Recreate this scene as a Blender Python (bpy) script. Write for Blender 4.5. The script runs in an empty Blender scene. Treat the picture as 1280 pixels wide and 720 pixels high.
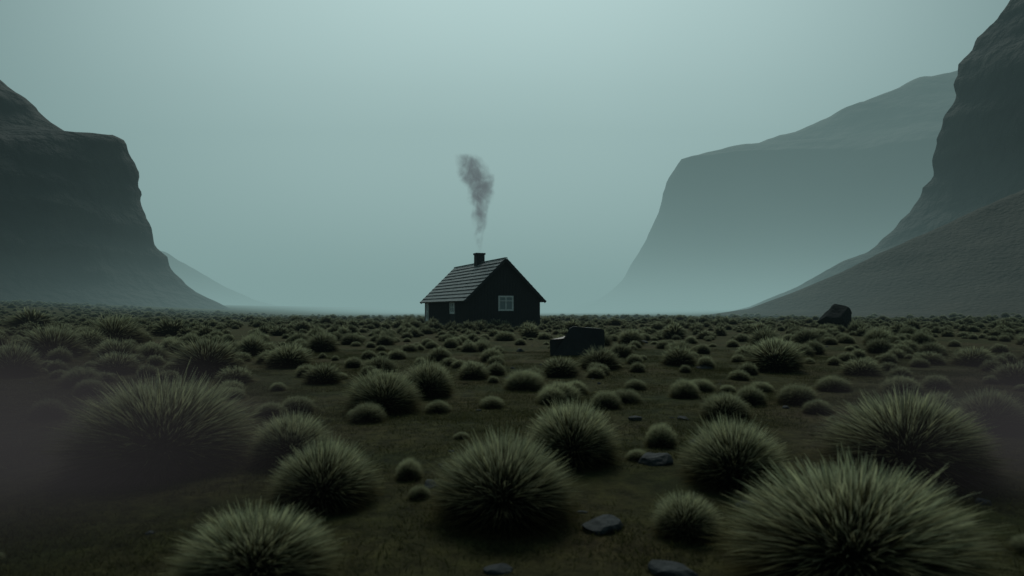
import bpy, bmesh, math, random
import numpy as np
from mathutils import Vector, noise, Matrix
random.seed(7); rng=np.random.default_rng(7)
scene=bpy.context.scene
scene.view_settings.view_transform='Standard'
try: scene.view_settings.look='None'
except Exception: pass
scene.view_settings.exposure=0
H=1.4; F=853.3; HY=387.0      # eye height (m), focal length, horizon used to turn site measurements into metres

# ------------------------------------------------------------------ helpers
def link(o,parent=None):
    scene.collection.objects.link(o)
    if parent: o.parent=parent
    return o
def new_mat(name):
    m=bpy.data.materials.new(name); m.use_nodes=True
    nt=m.node_tree; nt.nodes.clear()
    out=nt.nodes.new('ShaderNodeOutputMaterial')
    return m,nt,out
def N(nt,t,**kw):
    n=nt.nodes.new(t)
    for k,v in kw.items(): setattr(n,k,v)
    return n
def ramp(nt,stops):
    r=nt.nodes.new('ShaderNodeValToRGB'); e=r.color_ramp.elements
    while len(e)<len(stops): e.new(0.5)
    for i,(p,c) in enumerate(stops):
        e[i].position=p; e[i].color=(*c,1) if len(c)==3 else c
    return r
def math_n(nt,op,a,b=None,clamp=False):
    n=nt.nodes.new('ShaderNodeMath'); n.operation=op; n.use_clamp=clamp
    for i,v in enumerate((a,b)):
        if v is None: continue
        if isinstance(v,(int,float)): n.inputs[i].default_value=v
        else: nt.links.new(v,n.inputs[i])
    return n.outputs[0]
def surf_mat(name,stops,scale,rough=0.9,bump=0.3,bscale=None,bdist=0.05,stretch=(1,1,1),detail=8,spec=0.3):
    m,nt,out=new_mat(name)
    tc=N(nt,'ShaderNodeTexCoord'); mp=N(nt,'ShaderNodeMapping'); mp.inputs['Scale'].default_value=stretch
    nt.links.new(tc.outputs['Object'],mp.inputs[0])
    n=N(nt,'ShaderNodeTexNoise'); n.inputs['Scale'].default_value=scale; n.inputs['Detail'].default_value=detail; n.inputs['Roughness'].default_value=0.65
    nt.links.new(mp.outputs[0],n.inputs['Vector'])
    r=ramp(nt,stops); nt.links.new(n.outputs['Fac'],r.inputs[0])
    b=N(nt,'ShaderNodeBsdfPrincipled'); b.inputs['Roughness'].default_value=rough; b.inputs['Specular IOR Level'].default_value=spec
    nt.links.new(r.outputs[0],b.inputs['Base Color'])
    n2=N(nt,'ShaderNodeTexNoise'); n2.inputs['Scale'].default_value=bscale or scale*3; n2.inputs['Detail'].default_value=8
    nt.links.new(mp.outputs[0],n2.inputs['Vector'])
    bp=N(nt,'ShaderNodeBump'); bp.inputs['Strength'].default_value=bump; bp.inputs['Distance'].default_value=bdist
    nt.links.new(n2.outputs['Fac'],bp.inputs['Height']); nt.links.new(bp.outputs[0],b.inputs['Normal'])
    nt.links.new(b.outputs[0],out.inputs['Surface'])
    return m
def mesh_obj(name,verts,faces,mat=None,parent=None,smooth=False,do_link=True):
    me=bpy.data.meshes.new(name); me.from_pydata([tuple(v) for v in verts],[],[tuple(f) for f in faces]); me.update()
    if smooth: me.polygons.foreach_set('use_smooth',[True]*len(me.polygons))
    o=bpy.data.objects.new(name,me)
    if mat: me.materials.append(mat)
    if do_link: link(o,parent)
    return o
def sstep(a,b,x):
    t=max(0.0,min(1.0,(x-a)/(b-a))); return t*t*(3-2*t)
def fbm(x,y,z,o=5): return noise.fractal(Vector((x,y,z)),1.0,2.0,o)

def ground_z(x,y):
    d=math.hypot(x+3,y-58)
    m=sstep(9,20,d)
    z=0.10*m*noise.noise(Vector((x*0.09,y*0.09,3.1)))
    if math.hypot(x,y)<70: z+=0.035*m*noise.noise(Vector((x*0.6,y*0.6,8.0)))+0.02*m*noise.noise(Vector((x*1.9,y*1.9,1.0)))
    z+=3.0*sstep(-34,-105,x)*sstep(40,105,y) if x<0 else 0
    z+=1.2*sstep(40,110,x)*sstep(40,100,y)
    return z
def site(px,py):
    Y=H*F/(py-HY); return ((px-640)/F*Y, Y)

# ------------------------------------------------------------------ camera
cd=bpy.data.cameras.new('camera'); cam=link(bpy.data.objects.new('camera',cd))
cd.lens=24; cd.sensor_width=36; cd.clip_start=0.05; cd.clip_end=9000
cam.location=(0,0,H); cam.rotation_euler=(math.radians(90)+math.atan((HY-360)/F),0,0)
cd.dof.use_dof=True; cd.dof.focus_distance=26; cd.dof.aperture_fstop=1.7
scene.camera=cam

# ------------------------------------------------------------------ world sky
w=bpy.data.worlds.new('World'); scene.world=w; w.use_nodes=True
nt=w.node_tree; nt.nodes.clear()
out=N(nt,'ShaderNodeOutputWorld')
sky=N(nt,'ShaderNodeTexSky',sky_type='NISHITA'); sky.sun_disc=False
sky.sun_elevation=math.radians(48); sky.sun_rotation=math.radians(0)
bg1=N(nt,'ShaderNodeBackground'); bg1.inputs[1].default_value=0.004
nt.links.new(sky.outputs[0],bg1.inputs[0])
tc=N(nt,'ShaderNodeTexCoord')
gd=Vector((-0.02,1,0.26)).normalized()
dp=N(nt,'ShaderNodeVectorMath',operation='DOT_PRODUCT'); dp.inputs[1].default_value=gd
nt.links.new(tc.outputs['Generated'],dp.inputs[0])
mr=N(nt,'ShaderNodeMapRange',interpolation_type='SMOOTHSTEP'); mr.inputs[1].default_value=0.68; mr.inputs[2].default_value=1.02
nt.links.new(dp.outputs['Value'],mr.inputs[0])
cn=N(nt,'ShaderNodeTexNoise'); cn.inputs['Scale'].default_value=1.6; cn.inputs['Detail'].default_value=3
nt.links.new(tc.outputs['Generated'],cn.inputs['Vector'])
cm=N(nt,'ShaderNodeMapRange'); cm.inputs[3].default_value=0.88; cm.inputs[4].default_value=1.12
nt.links.new(cn.outputs['Fac'],cm.inputs[0])
r=ramp(nt,[(0,(0.050,0.092,0.098)),(1,(0.72,0.95,0.935))])
nt.links.new(mr.outputs[0],r.inputs[0])
bg2=N(nt,'ShaderNodeBackground'); nt.links.new(r.outputs[0],bg2.inputs[0]); nt.links.new(cm.outputs[0],bg2.inputs[1])
ad=N(nt,'ShaderNodeAddShader'); nt.links.new(bg1.outputs[0],ad.inputs[0]); nt.links.new(bg2.outputs[0],ad.inputs[1])
nt.links.new(ad.outputs[0],out.inputs[0])

sl=bpy.data.lights.new('sun','SUN'); sl.energy=1.5; sl.angle=math.radians(25); sl.color=(0.98,1.0,0.90)
so=link(bpy.data.objects.new('sun',sl))
d=-Vector((0.0,math.cos(math.radians(48)),math.sin(math.radians(48))))
so.rotation_euler=d.to_track_quat('-Z','Y').to_euler()

# ------------------------------------------------------------------ ground
def warp(u,a,b): return b*math.sinh(a*u)/math.sinh(a)
m,nt,out=new_mat('moss_ground')
tc=N(nt,'ShaderNodeTexCoord')
def nz(sc,det=8,ro=0.6):
    n=N(nt,'ShaderNodeTexNoise'); n.inputs['Scale'].default_value=sc; n.inputs['Detail'].default_value=det; n.inputs['Roughness'].default_value=ro
    nt.links.new(tc.outputs['Object'],n.inputs['Vector']); return n
n1=nz(0.35,5); n2=nz(5,10,0.75); n3=nz(28,6,0.7)
r1=ramp(nt,[(0.35,(0.048,0.056,0.020)),(0.52,(0.080,0.074,0.030)),(0.68,(0.092,0.070,0.035))])
r2=ramp(nt,[(0.3,(0.25,0.25,0.25)),(0.5,(0.9,0.9,0.9)),(0.72,(1.7,1.7,1.5))])
nt.links.new(n1.outputs['Fac'],r1.inputs[0]); nt.links.new(n2.outputs['Fac'],r2.inputs[0])
mx=N(nt,'ShaderNodeMix',data_type='RGBA',blend_type='MULTIPLY'); mx.inputs[0].default_value=1
nt.links.new(r1.outputs[0],mx.inputs[6]); nt.links.new(r2.outputs[0],mx.inputs[7])
b=N(nt,'ShaderNodeBsdfPrincipled'); b.inputs['Roughness'].default_value=1; b.inputs['Specular IOR Level'].default_value=0.1
nt.links.new(mx.outputs[2],b.inputs['Base Color'])
s=math_n(nt,'ADD',n2.outputs['Fac'],math_n(nt,'MULTIPLY',n3.outputs['Fac'],0.4))
bp=N(nt,'ShaderNodeBump'); bp.inputs['Strength'].default_value=1; bp.inputs['Distance'].default_value=0.12
nt.links.new(s,bp.inputs['Height']); nt.links.new(bp.outputs[0],b.inputs['Normal']); nt.links.new(b.outputs[0],out.inputs[0])
ground_mat=m
n=320; vs=[];fs=[]
for j in range(n+1):
    y=6+warp(2*j/n-1,7.5,3500)
    for i in range(n+1):
        x=warp(2*i/n-1,7.5,3500); vs.append((x,y,ground_z(x,y)))
for j in range(n):
    for i in range(n):
        a=j*(n+1)+i; fs.append((a,a+1,a+n+2,a+n+1))
mesh_obj('ground',vs,fs,ground_mat,smooth=True)

# ------------------------------------------------------------------ hills
def hill(name,prof,Y0,Ya,Yb,mat,ns=120,npf=200,retreat=0.7,low=0.55,amp=3.0,fs_=0.03,back=0.35,seed=0,front_pow=1.0,strata=0.0,gully=0.0):
    P=[((px-640)/F*Y0,(HY-py)/F*Y0+H) for px,py in prof]
    L=[0]
    for a,b_ in zip(P,P[1:]): L.append(L[-1]+math.hypot(b_[0]-a[0],b_[1]-a[1]))
    vs=[];fs=[]
    side=1 if P[-1][0]>0 else -1
    ts=[L[-1]*(k/(npf-1))**1.35 for k in range(npf)]
    base=[]
    k=0
    for t in ts:
        while k<len(L)-2 and L[k+1]<t: k+=1
        q=(t-L[k])/(L[k+1]-L[k]+1e-9); base.append((P[k][0]+(P[k+1][0]-P[k][0])*q,P[k][1]+(P[k+1][1]-P[k][1])*q))
    for j in range(ns):
        Y=Ya+(Yb-Ya)*j/(ns-1)
        for i,(x,z) in enumerate(base):
            if Y<=Y0:
                u=(Y0-Y)/(Y0-Ya); X=x+side*retreat*(Y0-Y); hs=1-(1-low)*u**front_pow
            else:
                u=(Y-Y0)/(Yb-Y0); X=x*(Y/Y0)+side*back*(Y-Y0); hs=1-0.3*u
            Z=z*hs
            env=sstep(0,14,z)
            nx=fbm(X*fs_+seed,Y*fs_,Z*fs_*1.3); n2=fbm(X*fs_*3.1,Y*fs_*3.1+seed,Z*fs_*1.5,4)
            n3=fbm(X*fs_*9,Y*fs_*9+seed,Z*fs_*6,3)
            st=strata*abs(noise.noise(Vector((X*0.01+seed,Y*0.01,Z*0.14))))
            gl=gully*(1-abs(noise.noise(Vector((X*0.02+seed,Y*fs_*2.6,Z*0.006))))*2.2)
            vs.append((X+side*env*(amp*0.9*nx+amp*0.35*n2+amp*0.14*n3+st+gl),Y+env*amp*(nx+0.3*n2),Z+env*amp*(0.5*n2+0.1*n3)-(2.0 if i==0 else 0)))
    for j in range(ns-1):
        for i in range(npf-1):
            a=j*npf+i; fs.append((a,a+1,a+npf+1,a+npf))
    return mesh_obj(name,vs,fs,mat,smooth=True)
rock_hill=surf_mat('hill_rock',[(0.3,(0.008,0.011,0.012)),(0.5,(0.024,0.028,0.027)),(0.7,(0.060,0.058,0.050))],0.06,bump=1,bscale=0.35,bdist=3,stretch=(1,1,0.7),detail=12)
far_rock=surf_mat('far_hill_rock',[(0.3,(0.012,0.018,0.017)),(0.7,(0.042,0.048,0.041))],0.02,bump=0.9,bscale=0.1,bdist=3,detail=12)
scree_mat=surf_mat('scree',[(0.3,(0.030,0.032,0.026)),(0.55,(0.055,0.053,0.042)),(0.75,(0.085,0.076,0.06))],0.12,bump=0.9,bscale=1.2,bdist=0.6,detail=12)
left_prof=[(330,392),(290,386),(250,364),(225,340),(205,306),(187,275),(180,240),(172,205),(158,180),(135,168),(90,163),(60,140),(40,115),(0,92),(-120,20),(-420,-60),(-900,-100)]
hill('hill',left_prof,165,105,420,rock_hill,retreat=0.6,low=0.8,amp=3.2,fs_=0.028,seed=3,strata=3,gully=2.2)
right_prof=[(900,392),(935,384),(1000,358),(1060,322),(1105,290),(1130,260),(1155,215),(1165,185),(1175,150),(1190,115),(1195,78),(1215,50),(1250,15),(1265,-5),(1320,-60),(1500,-150),(2000,-260)]
hill('hill',right_prof,190,120,430,rock_hill,retreat=0.5,low=0.85,amp=3.2,fs_=0.026,seed=11,strata=3,gully=2.2)
scree_prof=[(880,394),(935,386),(1000,362),(1050,341),(1100,317),(1200,272),(1280,236),(1400,185),(1700,110),(2200,60)]
hill('hill',scree_prof,135,62,260,scree_mat,retreat=0.55,low=0.05,amp=0.9,fs_=0.05,seed=23,front_pow=1.25)
far_prof=[(660,396),(700,391),(740,376),(765,352),(780,325),(800,290),(820,250),(830,225),(850,198),(890,185),(940,175),(1000,155),(1080,125),(1140,100),(1192,84),(1300,50),(1600,0),(2200,-30)]
hill('hill',far_prof,430,260,900,far_rock,retreat=1.7,low=0.9,amp=8,fs_=0.010,seed=31,gully=4)
farl=[(400,392),(370,388),(320,374),(270,352),(235,330),(215,318),(150,290),(0,240),(-400,200)]
hill('hill',farl,330,250,700,far_rock,retreat=1.6,low=0.8,amp=4,fs_=0.012,seed=41,gully=2)

# ------------------------------------------------------------------ fog volumes
def vol_out(nt,out,dn,col):
    a=N(nt,'ShaderNodeVolumeAbsorption'); a.inputs[0].default_value=(0,0,0,1)
    e=N(nt,'ShaderNodeEmission'); e.inputs[0].default_value=(*col,1)  # emission stands in for light scattered inside the fog, mist and smoke
    for sck in (a.inputs[1],e.inputs[1]):
        if isinstance(dn,float): sck.default_value=dn
        else: nt.links.new(dn,sck)
    s=N(nt,'ShaderNodeAddShader'); nt.links.new(a.outputs[0],s.inputs[0]); nt.links.new(e.outputs[0],s.inputs[1])
    nt.links.new(s.outputs[0],out.inputs['Volume'])
def fog_mat(name,dens,col):
    m,nt,out=new_mat(name); vol_out(nt,out,float(dens),col); return m
def slab(name,x,y0,y1,top,mat,bot=-30):
    v=[(a,b_,c_) for a in(-x,x) for b_ in(y0,y1) for c_ in(bot,top)]
    f=[(0,1,3,2),(4,6,7,5),(0,4,5,1),(2,3,7,6),(0,2,6,4),(1,5,7,3)]
    return mesh_obj(name,v,f,mat)
def ellipsoid(name,c,r_,mat,do=True):
    bm=bmesh.new(); bmesh.ops.create_icosphere(bm,subdivisions=4,radius=1)
    me=bpy.data.meshes.new(name); bm.to_mesh(me); bm.free(); me.materials.append(mat)
    o=link(bpy.data.objects.new(name,me)); o.location=c; o.scale=r_; return o
FC=(0.222,0.350,0.342)
slab('haze',900,-200,1000,330,fog_mat('haze_volume',1/2600,(0.13,0.21,0.21)))
# valley fog: thickens with distance up the valley and thins out exponentially with height
m,nt,out=new_mat('valley_fog_volume')
tc=N(nt,'ShaderNodeTexCoord'); sp=N(nt,'ShaderNodeSeparateXYZ'); nt.links.new(tc.outputs['Object'],sp.inputs[0])
on=N(nt,'ShaderNodeMapRange',interpolation_type='SMOOTHSTEP'); on.inputs[1].default_value=90; on.inputs[2].default_value=270; nt.links.new(sp.outputs[1],on.inputs[0])
on1=N(nt,'ShaderNodeMapRange',interpolation_type='SMOOTHSTEP'); on1.inputs[1].default_value=54; on1.inputs[2].default_value=210; nt.links.new(sp.outputs[1],on1.inputs[0])
zc=math_n(nt,'MAXIMUM',sp.outputs[2],0.0)
e1=math_n(nt,'MULTIPLY',math_n(nt,'EXPONENT',math_n(nt,'MULTIPLY',zc,-1/8.0)),1/75)
e2=math_n(nt,'MULTIPLY',math_n(nt,'EXPONENT',math_n(nt,'MULTIPLY',zc,-1/45.0)),1/215)
dn=math_n(nt,'ADD',math_n(nt,'MULTIPLY',e1,on1.outputs[0]),math_n(nt,'MULTIPLY',math_n(nt,'ADD',e2,1/950),on.outputs[0]))
vol_out(nt,out,dn,FC)
try: m.cycles.volume_step_rate=0.6
except Exception: pass
slab('valley_fog',910,54,990,262,m,bot=-6)

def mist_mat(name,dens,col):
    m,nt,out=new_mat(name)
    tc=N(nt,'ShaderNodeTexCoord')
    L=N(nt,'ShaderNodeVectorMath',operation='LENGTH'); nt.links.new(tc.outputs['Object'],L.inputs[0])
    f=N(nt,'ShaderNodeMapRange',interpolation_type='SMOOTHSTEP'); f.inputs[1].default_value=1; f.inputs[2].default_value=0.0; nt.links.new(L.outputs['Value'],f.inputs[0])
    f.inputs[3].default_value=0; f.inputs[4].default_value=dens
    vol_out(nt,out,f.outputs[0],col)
    try: m.cycles.volume_step_rate=2.0
    except Exception: pass
    return m
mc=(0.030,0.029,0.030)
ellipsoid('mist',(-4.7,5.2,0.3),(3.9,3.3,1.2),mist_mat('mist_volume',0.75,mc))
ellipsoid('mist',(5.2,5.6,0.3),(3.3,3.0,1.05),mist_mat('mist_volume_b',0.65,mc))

# ------------------------------------------------------------------ house
wall_mat=surf_mat('black_timber',[(0.3,(0.009,0.011,0.013)),(0.7,(0.024,0.027,0.030))],3,rough=0.8,bump=0.4,bscale=9,bdist=0.02,stretch=(3,3,0.4))
roof_mat=surf_mat('roof_slate',[(0.25,(0.05,0.06,0.066)),(0.5,(0.10,0.115,0.12)),(0.75,(0.17,0.185,0.185))],2.2,rough=0.5,bump=0.5,bscale=12,bdist=0.02,stretch=(1,1,1),spec=0.5)
trim_mat=surf_mat('white_paint',[(0.3,(0.5,0.52,0.5)),(0.6,(0.82,0.83,0.80))],6,rough=0.6,bump=0.1)
chim_mat=surf_mat('chimney_stone',[(0.3,(0.02,0.022,0.025)),(0.7,(0.05,0.052,0.055))],5,bump=0.8,bscale=9,bdist=0.05)
found_mat=surf_mat('foundation_stone',[(0.3,(0.02,0.022,0.022)),(0.7,(0.06,0.06,0.055))],4,bump=0.8,bdist=0.05)
m,nt,out=new_mat('window_glass'); b=N(nt,'ShaderNodeBsdfPrincipled'); b.inputs['Base Color'].default_value=(0.20,0.26,0.265,1); b.inputs['Roughness'].default_value=0.08; b.inputs['Specular IOR Level'].default_value=0.8  # sky reflection put into the base colour as an even pale tone
nt.links.new(b.outputs[0],out.inputs[0]); glass=m
W=6.08; LEN=12.6; EZ=2.3; RZ=5.3; th=math.radians(22)
house=link(bpy.data.objects.new('timber_house',None)); house.location=(-3.41,52,0); house.rotation_euler=(0,0,th)
def bx(name,x0,x1,y0,y1,z0,z1,mat,parent=house):
    v=[(x,y,z) for x in(x0,x1) for y in(y0,y1) for z in(z0,z1)]
    f=[(0,1,3,2),(4,6,7,5),(0,4,5,1),(2,3,7,6),(0,2,6,4),(1,5,7,3)]
    return mesh_obj(name,v,f,mat,parent)
v=[];
for y in (0,LEN): v+=[(0,y,0.2),(W,y,0.2),(W,y,EZ),(W/2,y,RZ),(0,y,EZ)]
mesh_obj('walls',v,[(0,1,2,3,4),(9,8,7,6,5),(0,4,9,5),(1,6,7,2),(0,5,6,1),(2,7,8,3),(3,8,9,4)],wall_mat,house)
bx('foundation',-0.06,W+0.06,-0.06,LEN+0.06,-0.4,0.2-0.003,found_mat)
vs=[];fs=[]
def addbox(x0,x1,y0,y1,z0,z1,zt=None):
    k=len(vs)
    vs.extend([(x,y,z) for x in(x0,x1) for y in(y0,y1) for z in(z0,z1)])
    if zt:
        for q,(x) in ((1,x0),(3,x0),(5,x1),(7,x1)):
            p=vs[k+q]; vs[k+q]=(p[0],p[1],zt(x))
    fs.extend([tuple(k+a for a in f) for f in [(0,1,3,2),(4,6,7,5),(0,4,5,1),(2,3,7,6),(0,2,6,4),(1,5,7,3)]])
gt=lambda x: min(EZ+(RZ-EZ)*(1-abs(x-W/2)/(W/2))-0.05,RZ-0.1)
gwx0,gwx1,gwz0,gwz1=2.52,3.78,1.30,2.48
x=0.1
while x<W-0.05:
    if gwx0-0.12<x<gwx1+0.08:
        addbox(x,x+0.05,-0.035,-0.002,0.21,gwz0-0.1)
        addbox(x,x+0.05,-0.035,-0.002,gwz1+0.1,3,gt)
    else: addbox(x,x+0.05,-0.035,-0.002,0.21,3,gt)
    x+=0.26
y=0.1
while y<LEN-0.05:
    if not(3.0<y<4.45 or 10.5<y<12.1): addbox(-0.035,-0.002,y,y+0.05,0.21,EZ-0.03)
    y+=0.26
mesh_obj('wall_battens',vs,fs,wall_mat,house)
def window(tag,a0,a1,z0,z1,plane,mull,trans,t=0.13):
    def B(nm,p0,p1,q0,q1,d0,d1,mat):
        if plane=='gable': bx(nm,p0,p1,-d1,-d0,q0,q1,mat)
        else: bx(nm,-d1,-d0,p0,p1,q0,q1,mat)
    B(tag+'_glass',a0+t,a1-t,z0+t,z1-t,0.004,0.02,glass)
    B(tag+'_frame_l',a0,a0+t,z0,z1,0.003,0.07,trim_mat); B(tag+'_frame_r',a1-t,a1,z0,z1,0.003,0.07,trim_mat)
    B(tag+'_frame_b',a0+t,a1-t,z0,z0+t,0.003,0.066,trim_mat); B(tag+'_frame_t',a0+t,a1-t,z1-t,z1,0.003,0.066,trim_mat)
    for mm in mull: B(tag+'_mullion',mm-0.045,mm+0.045,z0+t,z1-t,0.02,0.06,trim_mat)
    for zz in trans: B(tag+'_transom',a0+t,a1-t,zz-0.03,zz+0.03,0.02,0.055,trim_mat)
window('gable_window',gwx0,gwx1,gwz0,gwz1,'gable',[3.15],[2.08])
window('side_window',3.1,4.4,1.05,2.08,'side',[3.75],[1.6],t=0.16)
window('door_window',11.1,12.0,0.35,2.08,'side',[],[1.2],t=0.22)
bx('door',-0.05,-0.003,10.6,11.09,0.25,2.05,wall_mat)
sl_len=math.hypot(W/2,RZ-EZ); ux,uz=(W/2)/sl_len,(RZ-EZ)/sl_len
ov=0.42; go=0.35
BF=[(0,1,3,2),(4,6,7,5),(0,4,5,1),(2,3,7,6),(0,2,6,4),(1,5,7,3)]
for side in (0,1):
    vs=[];fs=[]
    nC=11; tot=sl_len+ov
    rr=random.Random(5+side)
    def P(s,yy,h):
        xx=W/2-ux*s-uz*h; zz=RZ-uz*s+ux*h
        if side: xx=W-xx
        return (xx,yy,zz)
    for c in range(nC):
        s0=tot*c/nC; s1=tot*(c+1)/nC+0.03
        y=-go
        while y<LEN+go-0.01:
            wd=rr.uniform(0.75,1.5); y1=min(y+wd,LEN+go)
            lift=rr.uniform(0,0.02); g=0.006
            k=len(vs)
            for (s,hb,ht) in ((s0,0.02,0.06),(s1,0.05,0.13+lift)):
                for yy in (y+g,y1-g):
                    vs.append(P(s,yy,hb)); vs.append(P(s,yy,ht))
            fs.extend([tuple(k+a for a in f) for f in BF])
            y=y1
    mesh_obj('roof_courses_'+'ab'[side],vs,fs,roof_mat,house)
    v=[P(s,yy,h) for s in (0.0,tot) for yy in (-go+0.01,LEN+go-0.01) for h in (-0.03,0.016)]
    mesh_obj('roof_sheathing_'+'ab'[side],v,BF,wall_mat,house)
    for nm,yy0,yy1 in (('barge_front',-go-0.05,-go-0.003),('barge_back',LEN+go+0.003,LEN+go+0.05)):
        v=[P(s,yy,h) for s in (0.0,tot+0.03) for yy in (yy0,yy1) for h in (-0.10,0.10)]
        mesh_obj(nm+'_'+'ab'[side],v,BF,wall_mat,house)
bx('ridge_cap',W/2-0.11,W/2+0.11,-go-0.02,LEN+go+0.02,RZ+0.08,RZ+0.15,roof_mat)
cy=5.93
bx('chimney',W/2-0.36,W/2+0.36,cy-0.36,cy+0.36,RZ-0.6,6.1,chim_mat)
bx('chimney_cap',W/2-0.42,W/2+0.42,cy-0.42,cy+0.42,6.1,6.25,chim_mat)

# ------------------------------------------------------------------ smoke
m,nt,out=new_mat('smoke_volume')
tc=N(nt,'ShaderNodeTexCoord')
dn=N(nt,'ShaderNodeTexNoise'); dn.inputs['Scale'].default_value=0.7; dn.inputs['Detail'].default_value=2
nt.links.new(tc.outputs['Object'],dn.inputs['Vector'])
sub=N(nt,'ShaderNodeVectorMath',operation='SUBTRACT'); nt.links.new(dn.outputs['Color'],sub.inputs[0]); sub.inputs[1].default_value=(0.5,0.5,0.5)
scl=N(nt,'ShaderNodeVectorMath',operation='SCALE'); nt.links.new(sub.outputs[0],scl.inputs[0]); scl.inputs['Scale'].default_value=1.7
sp0=N(nt,'ShaderNodeSeparateXYZ'); nt.links.new(tc.outputs['Object'],sp0.inputs[0])
amt=N(nt,'ShaderNodeMapRange'); amt.inputs[1].default_value=0; amt.inputs[2].default_value=5; nt.links.new(sp0.outputs[2],amt.inputs[0]); amt.inputs[3].default_value=0.25
sc2=N(nt,'ShaderNodeVectorMath',operation='SCALE'); nt.links.new(scl.outputs[0],sc2.inputs[0]); nt.links.new(amt.outputs[0],sc2.inputs['Scale'])
add=N(nt,'ShaderNodeVectorMath',operation='ADD'); nt.links.new(tc.outputs['Object'],add.inputs[0]); nt.links.new(sc2.outputs[0],add.inputs[1])
sp=N(nt,'ShaderNodeSeparateXYZ'); nt.links.new(add.outputs[0],sp.inputs[0])
t=math_n(nt,'DIVIDE',sp.outputs[2],8.6)
fc=N(nt,'ShaderNodeFloatCurve'); nt.links.new(t,fc.inputs['Value'])
c=fc.mapping.curves[0]
c.points[0].location=(0,0.5); c.points[1].location=(1,0.26)
for p in ((0.25,0.50),(0.5,0.53),(0.72,0.46),(0.88,0.33)): c.points.new(*p)
fc.mapping.update()
cx=math_n(nt,'MULTIPLY',math_n(nt,'SUBTRACT',fc.outputs[0],0.5),4.5)
fr=N(nt,'ShaderNodeFloatCurve'); nt.links.new(t,fr.inputs['Value'])
c=fr.mapping.curves[0]
c.points[0].location=(0,0.12); c.points[1].location=(1,0.38)
for p in ((0.25,0.25),(0.5,0.43),(0.75,0.61),(0.9,0.60)): c.points.new(*p)
fr.mapping.update()
rad=math_n(nt,'MULTIPLY',fr.outputs[0],2.4)
dx=math_n(nt,'SUBTRACT',sp.outputs[0],cx)
rr_=math_n(nt,'SQRT',math_n(nt,'ADD',math_n(nt,'MULTIPLY',dx,dx),math_n(nt,'MULTIPLY',sp.outputs[1],sp.outputs[1])))
q=math_n(nt,'SUBTRACT',1.0,math_n(nt,'DIVIDE',rr_,rad),clamp=True)
n2=N(nt,'ShaderNodeTexNoise'); n2.inputs['Scale'].default_value=1.7; n2.inputs['Detail'].default_value=5; n2.inputs['Roughness'].default_value=0.65
mp=N(nt,'ShaderNodeMapping'); mp.inputs['Scale'].default_value=(1,1,0.6); nt.links.new(add.outputs[0],mp.inputs[0]); nt.links.new(mp.outputs[0],n2.inputs['Vector'])
g=N(nt,'ShaderNodeMapRange',interpolation_type='SMOOTHSTEP'); g.inputs[1].default_value=0.38; g.inputs[2].default_value=0.62; nt.links.new(n2.outputs['Fac'],g.inputs[0])
fade=N(nt,'ShaderNodeFloatCurve'); nt.links.new(math_n(nt,'DIVIDE',sp0.outputs[2],8.6),fade.inputs['Value'])
c=fade.mapping.curves[0]; c.points[0].location=(0,0.25); c.points[1].location=(1,0.0)
for p in ((0.2,0.55),(0.5,0.85),(0.75,0.9),(0.94,0.5)): c.points.new(*p)
fade.mapping.update()
dens=math_n(nt,'MULTIPLY',math_n(nt,'MULTIPLY',math_n(nt,'MULTIPLY',q,g.outputs[0]),fade.outputs[0]),3.4)
vol_out(nt,out,dens,(0.100,0.122,0.132))
try: m.cycles.volume_step_rate=0.3
except Exception: pass
vs=[(x,y,z) for x in(-2.6,2.2) for y in(-2.2,2.2) for z in(0,8.6)]
o=mesh_obj('chimney_smoke',vs,BF,m); o.location=(-2.81,58.6,6.3)

# ------------------------------------------------------------------ boulders & rocks
black_rock=surf_mat('basalt',[(0.3,(0.005,0.006,0.008)),(0.7,(0.014,0.016,0.019))],4,rough=0.5,bump=0.25,bscale=10,bdist=0.02,spec=0.35)
matte_rock=surf_mat('dark_stone',[(0.3,(0.008,0.010,0.011)),(0.7,(0.022,0.024,0.024))],2,rough=1,bump=0.8,bscale=5,bdist=0.06,spec=0.05)
grey_rock=surf_mat('grey_stone',[(0.3,(0.012,0.017,0.020)),(0.7,(0.036,0.044,0.048))],8,rough=0.8,bump=0.7,bscale=20,bdist=0.02,spec=0.2)
# squarish block of black basalt with a lower ledge on one side
prof_f=[(0,-0.1),(-0.02,0.46),(0.04,0.50),(0.38,0.53),(0.46,0.60),(0.58,0.82),(0.70,0.87),(1.52,0.81),(1.62,0.76),(1.63,-0.1)]
prof_b=[(0.10,-0.1),(0.10,0.46),(0.14,0.49),(0.44,0.52),(0.52,0.58),(0.62,0.80),(0.74,0.84),(1.50,0.79),(1.60,0.74),(1.60,-0.1)]
k=len(prof_f)
bm=bmesh.new()
rows=[]
for (pf,y,sh) in ((prof_f,0,0),(prof_f,0.08,0.0),(prof_b,0.75,0.03),(prof_b,1.05,0.06)):
    rows.append([bm.verts.new((x+sh,y+(0.16 if (y<0.1 and x>0.42) else 0)+(0.05 if (y==0 and z>0.4) else 0),z)) for x,z in pf])
for A,B in zip(rows,rows[1:]):
    for i in range(k): bm.faces.new((A[i],A[(i+1)%k],B[(i+1)%k],B[i]))
bm.faces.new(rows[0][::-1]); bm.faces.new(rows[-1])
bmesh.ops.triangulate(bm,faces=bm.faces)
bmesh.ops.subdivide_edges(bm,edges=bm.edges,cuts=3,use_grid_fill=True)
for v in bm.verts:
    p=v.co; v.co=p+Vector((fbm(p.x*2,p.y*2,p.z*2),fbm(p.x*2+9,p.y*2,p.z*2),fbm(p.x*2,p.y*2+9,p.z*2)))*0.018
bmesh.ops.recalc_face_normals(bm,faces=bm.faces)
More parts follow.
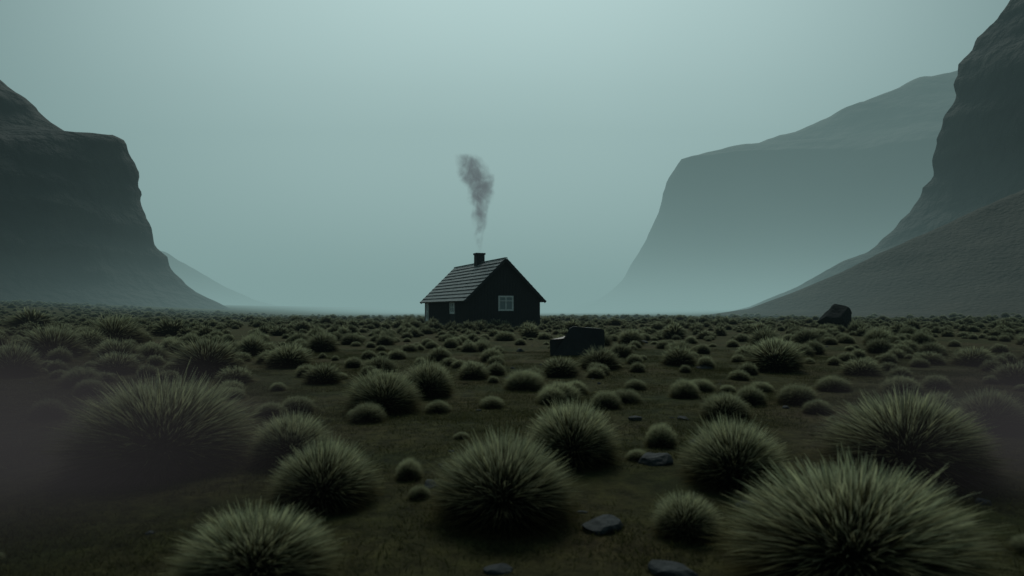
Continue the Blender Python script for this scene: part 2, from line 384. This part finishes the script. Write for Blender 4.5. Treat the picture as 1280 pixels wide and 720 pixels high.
me=bpy.data.meshes.new('boulder'); bm.to_mesh(me); bm.free(); me.materials.append(black_rock)
bo=link(bpy.data.objects.new('boulder',me)); X,Y=site(688,446); bo.location=(X,Y,ground_z(X,Y)); 
def rock(name,x,y,sx,sy,sz,mat,seed,sub=4,lift=0.3):
    bm=bmesh.new(); bmesh.ops.create_icosphere(bm,subdivisions=sub,radius=1)
    rs=random.Random(seed); planes=[(Vector((rs.gauss(0,1),rs.gauss(0,1),rs.gauss(0,1))).normalized(),rs.uniform(0.55,0.85)) for _ in range(12)]
    for v in bm.verts:
        p=v.co.copy()
        for nn,dd in planes:
            t_=p.dot(nn)-dd
            if t_>0: p-=nn*t_
        p+=p.normalized()*0.08*fbm(p.x*2+seed,p.y*2,p.z*2)
        v.co=Vector((p.x*sx,p.y*sy,p.z*sz))
    me=bpy.data.meshes.new(name); bm.to_mesh(me); bm.free(); me.materials.append(mat)
    o=link(bpy.data.objects.new(name,me)); o.location=(x,y,ground_z(x,y)+sz*lift); o.rotation_euler=(0,0,rs.uniform(0,6)); return o
X,Y=site(1044,411); rock('boulder',X,Y,1.35,1.2,1.3,matte_rock,4,lift=0.5)
for i,(px,py,wd) in enumerate([(818,590,46),(752,668,56),(842,722,60),(538,612,30),(795,528,20),(882,462,24),(622,722,36),(855,528,18),(650,440,14),(948,442,16),(800,430,20)]):
    X,Y=site(px,py); R=wd/2*Y/F*1.1; rock('rock',X,Y+R*0.5,R,R*0.8,R*0.5,grey_rock,i+20,sub=3,lift=0.15)
def stones(name,spots,mat):
    bm=bmesh.new()
    for (x,y,z,s) in spots:
        r_=bmesh.ops.create_icosphere(bm,subdivisions=2,radius=1)['verts']
        sd=random.uniform(0,99); a=(random.uniform(.8,1.3),random.uniform(.8,1.2),random.uniform(.4,.7))
        for v in r_:
            p=v.co; q_=p*(1+0.35*noise.noise(p*1.3+Vector((sd,0,0))))
            v.co=Vector((x+q_.x*s*a[0],y+q_.y*s*a[1],z+q_.z*s*a[2]))
    me=bpy.data.meshes.new(name); bm.to_mesh(me); bm.free(); me.materials.append(mat); link(bpy.data.objects.new(name,me))
sp_=[]
for _ in range(170):
    y=random.uniform(3,60)*random.uniform(0.3,1)+2; x=random.uniform(-0.9,0.9)*y
    sp_.append((x,y,ground_z(x,y),random.choice([.02,.03,.04,.06])))
stones('scattered_stones',sp_,grey_rock)

# ------------------------------------------------------------------ grass
def grass_mat(name,root,mid,tip,low_shade,trans=0.35,dull=(0.6,0.6,0.62)):
    m,nt,out=new_mat(name)
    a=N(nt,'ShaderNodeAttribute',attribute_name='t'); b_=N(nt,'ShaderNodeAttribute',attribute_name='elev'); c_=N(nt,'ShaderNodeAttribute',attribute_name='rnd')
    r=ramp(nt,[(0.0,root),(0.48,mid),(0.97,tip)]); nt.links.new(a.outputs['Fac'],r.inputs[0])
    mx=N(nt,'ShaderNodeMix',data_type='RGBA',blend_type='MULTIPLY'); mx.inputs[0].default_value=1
    r2=ramp(nt,[(0.0,low_shade),(0.8,(1,1,1))]); nt.links.new(b_.outputs['Fac'],r2.inputs[0])  # blades low on the dome darkened: their shade is put into the colour
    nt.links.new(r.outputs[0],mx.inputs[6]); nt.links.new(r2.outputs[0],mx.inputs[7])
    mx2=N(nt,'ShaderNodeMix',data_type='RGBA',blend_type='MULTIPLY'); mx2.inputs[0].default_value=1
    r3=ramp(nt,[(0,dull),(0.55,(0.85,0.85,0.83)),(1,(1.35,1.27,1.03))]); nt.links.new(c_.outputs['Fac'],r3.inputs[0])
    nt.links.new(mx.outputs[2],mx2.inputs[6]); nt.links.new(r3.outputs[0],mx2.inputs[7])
    oi=N(nt,'ShaderNodeObjectInfo'); hs=N(nt,'ShaderNodeHueSaturation')
    v=N(nt,'ShaderNodeMapRange'); v.inputs[3].default_value=0.8; v.inputs[4].default_value=1.2; nt.links.new(oi.outputs['Random'],v.inputs[0])
    nt.links.new(v.outputs[0],hs.inputs['Value']); nt.links.new(mx2.outputs[2],hs.inputs['Color'])
    d1=N(nt,'ShaderNodeBsdfDiffuse'); d2=N(nt,'ShaderNodeBsdfTranslucent'); ms=N(nt,'ShaderNodeMixShader'); ms.inputs[0].default_value=trans
    nt.links.new(hs.outputs[0],d1.inputs[0]); nt.links.new(hs.outputs[0],d2.inputs[0]); nt.links.new(d1.outputs[0],ms.inputs[1]); nt.links.new(d2.outputs[0],ms.inputs[2])
    nt.links.new(ms.outputs[0],out.inputs[0]); return m
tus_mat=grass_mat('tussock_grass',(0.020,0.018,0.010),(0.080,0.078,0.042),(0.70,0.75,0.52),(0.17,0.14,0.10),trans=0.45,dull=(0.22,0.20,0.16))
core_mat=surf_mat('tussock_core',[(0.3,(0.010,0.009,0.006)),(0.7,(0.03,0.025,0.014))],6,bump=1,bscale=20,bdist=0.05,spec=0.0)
short_mat=grass_mat('short_grass',(0.032,0.034,0.014),(0.07,0.072,0.03),(0.14,0.14,0.07),(0.8,0.8,0.8))
def blades(root,dr,ln,wd,droop,elev,segs=3,tone=None):
    n_=len(root); side=np.cross(dr,rng.normal(size=(n_,3))); side/=np.linalg.norm(side,axis=1)[:,None]+1e-9
    V=np.zeros((n_,segs+1,2,3)); T=np.zeros((n_,segs+1,2))
    for s_ in range(segs+1):
        t_=s_/segs
        p=root+dr*(ln*t_)[:,None]; p[:,2]-=droop*ln*t_*t_
        wv=(wd*(1-t_)**0.7+wd*0.08)
        V[:,s_,0]=p-side*wv[:,None]*0.5; V[:,s_,1]=p+side*wv[:,None]*0.5; T[:,s_,:]=t_
    V=V.reshape(-1,3); base=(np.arange(n_)*(segs+1)*2)[:,None]
    fs=[]
    for s_ in range(segs): fs.append(np.concatenate([base+2*s_,base+2*s_+1,base+2*s_+3,base+2*s_+2],axis=1))
    Fc=np.concatenate(fs)
    if tone is None: tone=rng.random(n_)
    E=np.repeat(elev,(segs+1)*2); R_=np.repeat(tone,(segs+1)*2)
    return V,Fc,T.reshape(-1),E,R_
def make_blade_obj(name,data,mat,core=None):
    V,Fc,T,E,R_=data
    nv=len(V); verts=V.tolist(); faces=Fc.tolist()
    mi=[0]*len(faces)
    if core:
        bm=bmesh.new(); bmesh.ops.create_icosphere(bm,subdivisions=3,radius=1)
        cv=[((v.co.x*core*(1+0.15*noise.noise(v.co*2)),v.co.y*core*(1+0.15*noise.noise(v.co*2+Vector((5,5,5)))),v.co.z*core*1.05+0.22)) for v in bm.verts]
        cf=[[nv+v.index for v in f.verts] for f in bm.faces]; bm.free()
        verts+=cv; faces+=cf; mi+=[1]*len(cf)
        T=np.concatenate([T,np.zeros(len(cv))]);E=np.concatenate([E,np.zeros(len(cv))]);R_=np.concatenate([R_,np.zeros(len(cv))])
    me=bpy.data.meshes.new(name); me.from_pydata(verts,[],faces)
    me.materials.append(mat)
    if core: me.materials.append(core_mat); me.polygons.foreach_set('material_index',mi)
    for nm,arr in(('t',T),('elev',E),('rnd',R_)):
        at=me.attributes.new(nm,'FLOAT','POINT'); at.data.foreach_set('value',arr.astype(np.float32))
    me.update(); return bpy.data.objects.new(name,me)
def tussock(name,n_,wd,tilt=0,segs=3):
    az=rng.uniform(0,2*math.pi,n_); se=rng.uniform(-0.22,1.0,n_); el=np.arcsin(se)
    dr=np.stack([np.cos(el)*np.cos(az),np.cos(el)*np.sin(az),np.sin(el)],1)
    root=dr*rng.uniform(0.36,0.56,n_)[:,None]; root[:,2]=root[:,2]*1.05+0.22
    cl=rng.normal(size=(90,3)); cl/=np.linalg.norm(cl,axis=1)[:,None]
    idx=np.argmax(dr@cl.T,axis=1)
    d2=dr+0.10*cl[idx]+rng.normal(scale=0.15,size=(n_,3))+np.array([tilt,0,0.12]); d2/=np.linalg.norm(d2,axis=1)[:,None]
    ph=rng.uniform(0,6.28,3)
    lump=1+0.09*np.sin(az*2+ph[0])+0.06*np.sin(az*5+ph[1])
    u=rng.random(n_)
    ln=(0.30+0.33*np.sqrt(u)+rng.normal(0,0.05,n_)).clip(0.18,0.9)*lump
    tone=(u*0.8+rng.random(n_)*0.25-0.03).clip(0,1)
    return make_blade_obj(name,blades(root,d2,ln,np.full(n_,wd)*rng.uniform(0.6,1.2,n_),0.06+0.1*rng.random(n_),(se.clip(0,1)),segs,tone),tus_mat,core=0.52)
def coll(name,objs):
    c=bpy.data.collections.new(name)
    for o in objs:c.objects.link(o)
    return c
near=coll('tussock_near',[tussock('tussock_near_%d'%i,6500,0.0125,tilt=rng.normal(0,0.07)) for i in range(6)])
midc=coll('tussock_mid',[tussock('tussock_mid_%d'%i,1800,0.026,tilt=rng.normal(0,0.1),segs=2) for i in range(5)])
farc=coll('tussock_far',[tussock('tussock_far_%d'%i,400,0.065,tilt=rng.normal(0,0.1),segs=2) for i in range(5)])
def patch(name):
    n_=420
    r_=np.sqrt(rng.random(n_))*0.5; az=rng.uniform(0,6.28,n_)
    root=np.stack([r_*np.cos(az),r_*np.sin(az),np.full(n_,-0.01)],1)
    d=rng.normal(scale=0.55,size=(n_,3)); d[:,2]=1; d/=np.linalg.norm(d,axis=1)[:,None]
    return make_blade_obj(name,blades(root,d,rng.uniform(0.02,0.085,n_),np.full(n_,0.005),0.25,np.ones(n_),2),short_mat)
patc=coll('grass_patch',[patch('grass_patch_%d'%i) for i in range(4)])
def instancer(name,pts,collection,nvar):
    me=bpy.data.meshes.new(name); me.from_pydata([p[0] for p in pts],[],[])
    at=me.attributes.new('rz','FLOAT','POINT'); at.data.foreach_set('value',[random.uniform(0,6.28) for _ in pts])
    at=me.attributes.new('scl','FLOAT_VECTOR','POINT'); at.data.foreach_set('vector',[c for p in pts for c in p[1]])
    at=me.attributes.new('idx','INT','POINT'); at.data.foreach_set('value',[random.randrange(nvar) for _ in pts])
    o=link(bpy.data.objects.new(name,me))
    g=bpy.data.node_groups.new(name,'GeometryNodeTree')
    g.interface.new_socket('Geometry',in_out='INPUT',socket_type='NodeSocketGeometry'); g.interface.new_socket('Geometry',in_out='OUTPUT',socket_type='NodeSocketGeometry')
    gi=g.nodes.new('NodeGroupInput'); go_=g.nodes.new('NodeGroupOutput')
    ip=g.nodes.new('GeometryNodeInstanceOnPoints'); ci=g.nodes.new('GeometryNodeCollectionInfo')
    ci.inputs['Collection'].default_value=collection; ci.inputs['Separate Children'].default_value=True; ci.inputs['Reset Children'].default_value=True
    def na(n_,ty):
        x_=g.nodes.new('GeometryNodeInputNamedAttribute'); x_.data_type=ty; x_.inputs['Name'].default_value=n_; return x_.outputs['Attribute']
    cb=g.nodes.new('ShaderNodeCombineXYZ'); g.links.new(na('rz','FLOAT'),cb.inputs[2])
    er=g.nodes.new('FunctionNodeEulerToRotation'); g.links.new(cb.outputs[0],er.inputs[0])
    g.links.new(gi.outputs[0],ip.inputs['Points']); g.links.new(ci.outputs[0],ip.inputs['Instance']); ip.inputs['Pick Instance'].default_value=True
    g.links.new(na('idx','INT'),ip.inputs['Instance Index']); g.links.new(er.outputs[0],ip.inputs['Rotation']); g.links.new(na('scl','FLOAT_VECTOR'),ip.inputs['Scale'])
    g.links.new(ip.outputs[0],go_.inputs[0])
    md=o.modifiers.new('scatter','NODES'); md.node_group=g
    return o
T_=[(630,668,185,550),(325,750,190,635),(205,598,215,470),(365,585,100,515),(408,640,140,550),(715,592,122,507),(915,622,130,530),(855,677,85,617),(1130,612,205,500),(1060,765,310,608),
(480,517,92,460),(535,496,68,448),(260,468,90,418),(145,433,76,393),(215,421,52,398),(65,448,78,405),(148,466,60,436),(362,458,58,427),(405,477,50,450),(460,528,48,500),(655,487,52,460),(700,472,52,445),
(750,463,55,433),(592,474,42,450),(968,466,76,423),(905,530,66,493),(848,459,46,433),(995,508,50,480),(1075,470,50,450),(700,503,58,477),(780,505,42,485),(295,475,48,452),(550,452,32,433),(825,566,42,533),
(1235,545,92,487),(20,470,64,425),(1125,495,52,472),(475,465,48,443),(1215,457,52,435),(105,482,45,455),(512,602,36,572),(615,452,34,434),(690,505,40,480),(190,450,40,428),(40,412,60,388),(290,495,36,478),(548,516,36,500),(1000,445,34,428),(440,432,30,416),(1160,455,40,440),(340,520,44,498),(1020,520,40,500),(615,510,34,494),(1040,490,44,472),(875,490,36,474),(950,490,30,478),(1270,480,60,455)]
pts=[]; placed=[]
for px,py,wd,top in T_:
    X,Y=site(px,py); R=wd/2*Y/F; Y2=Y+R*0.55; X2=(px-640)/F*Y2; R=wd/2*Y2/F*1.02
    hz=H-(top-HY)/F*Y2
    sz=max(0.75*R,min(1.4*R,hz/1.2)); placed.append((X2,Y2,R)); pts.append(((X2,Y2,ground_z(X2,Y2)-0.02),(R,R,sz)))
rnd=random.Random(99)
cnt=0; tries=0
grid={}
def gadd(a,b_,c_): grid.setdefault((int(a//2),int(b_//2)),[]).append((a,b_,c_))
for p in placed: gadd(*p)
while cnt<6500 and tries<110000:
    tries+=1
    y=rnd.uniform(0,1)**0.62*135; x=rnd.uniform(-1.05,1.05)*(y*0.9+6)
    if -2<x<2 and y<2.5: continue
    dens=0.65+0.8*noise.noise(Vector((x*0.12,y*0.12,0)))
    if rnd.random()>dens+0.25: continue
    R=min(0.66,rnd.lognormvariate(math.log(0.28),0.42))
    if y<9: R=rnd.uniform(0.05,0.13)
    elif y<18: R=min(R,0.24)
    lx=(x+3.41)*math.cos(th)+(y-52)*math.sin(th); ly=-(x+3.41)*math.sin(th)+(y-52)*math.cos(th)
    if -0.8<lx<W+0.8 and -0.8<ly<LEN+0.8: continue
    if 0.7<x<3.1 and 19.0<y<22: continue
    if 0.9<x<2.9 and 16<y<20: R=min(R,0.10)
    if y<14 and rnd.random()<0.3: continue
    gx,gy=int(x//2),int(y//2)
    if any((x-a)**2+(y-b_)**2<(0.78*(R+c_))**2 for i_ in(-1,0,1) for j_ in(-1,0,1) for a,b_,c_ in grid.get((gx+i_,gy+j_),())): continue
    gadd(x,y,R); pts.append(((x,y,ground_z(x,y)-0.02),(R,R,R*rnd.uniform(0.75,1.1)))); cnt+=1
print('tussocks',len(pts),tries)
A=[p for p in pts if p[0][1]<13]; B=[p for p in pts if 13<=p[0][1]<32]; C=[p for p in pts if p[0][1]>=32]
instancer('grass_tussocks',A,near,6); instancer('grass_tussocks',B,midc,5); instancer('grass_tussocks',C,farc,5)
gp=[]
for _ in range(1300):
    y=random.uniform(0,1)**0.7*22+1.5; x=random.uniform(-0.85,0.85)*(y+1)
    s_=random.uniform(0.7,1.3); gp.append(((x,y,ground_z(x,y)),(s_,s_,s_*random.uniform(0.6,1.2))))
instancer('short_grass',gp,patc,4)
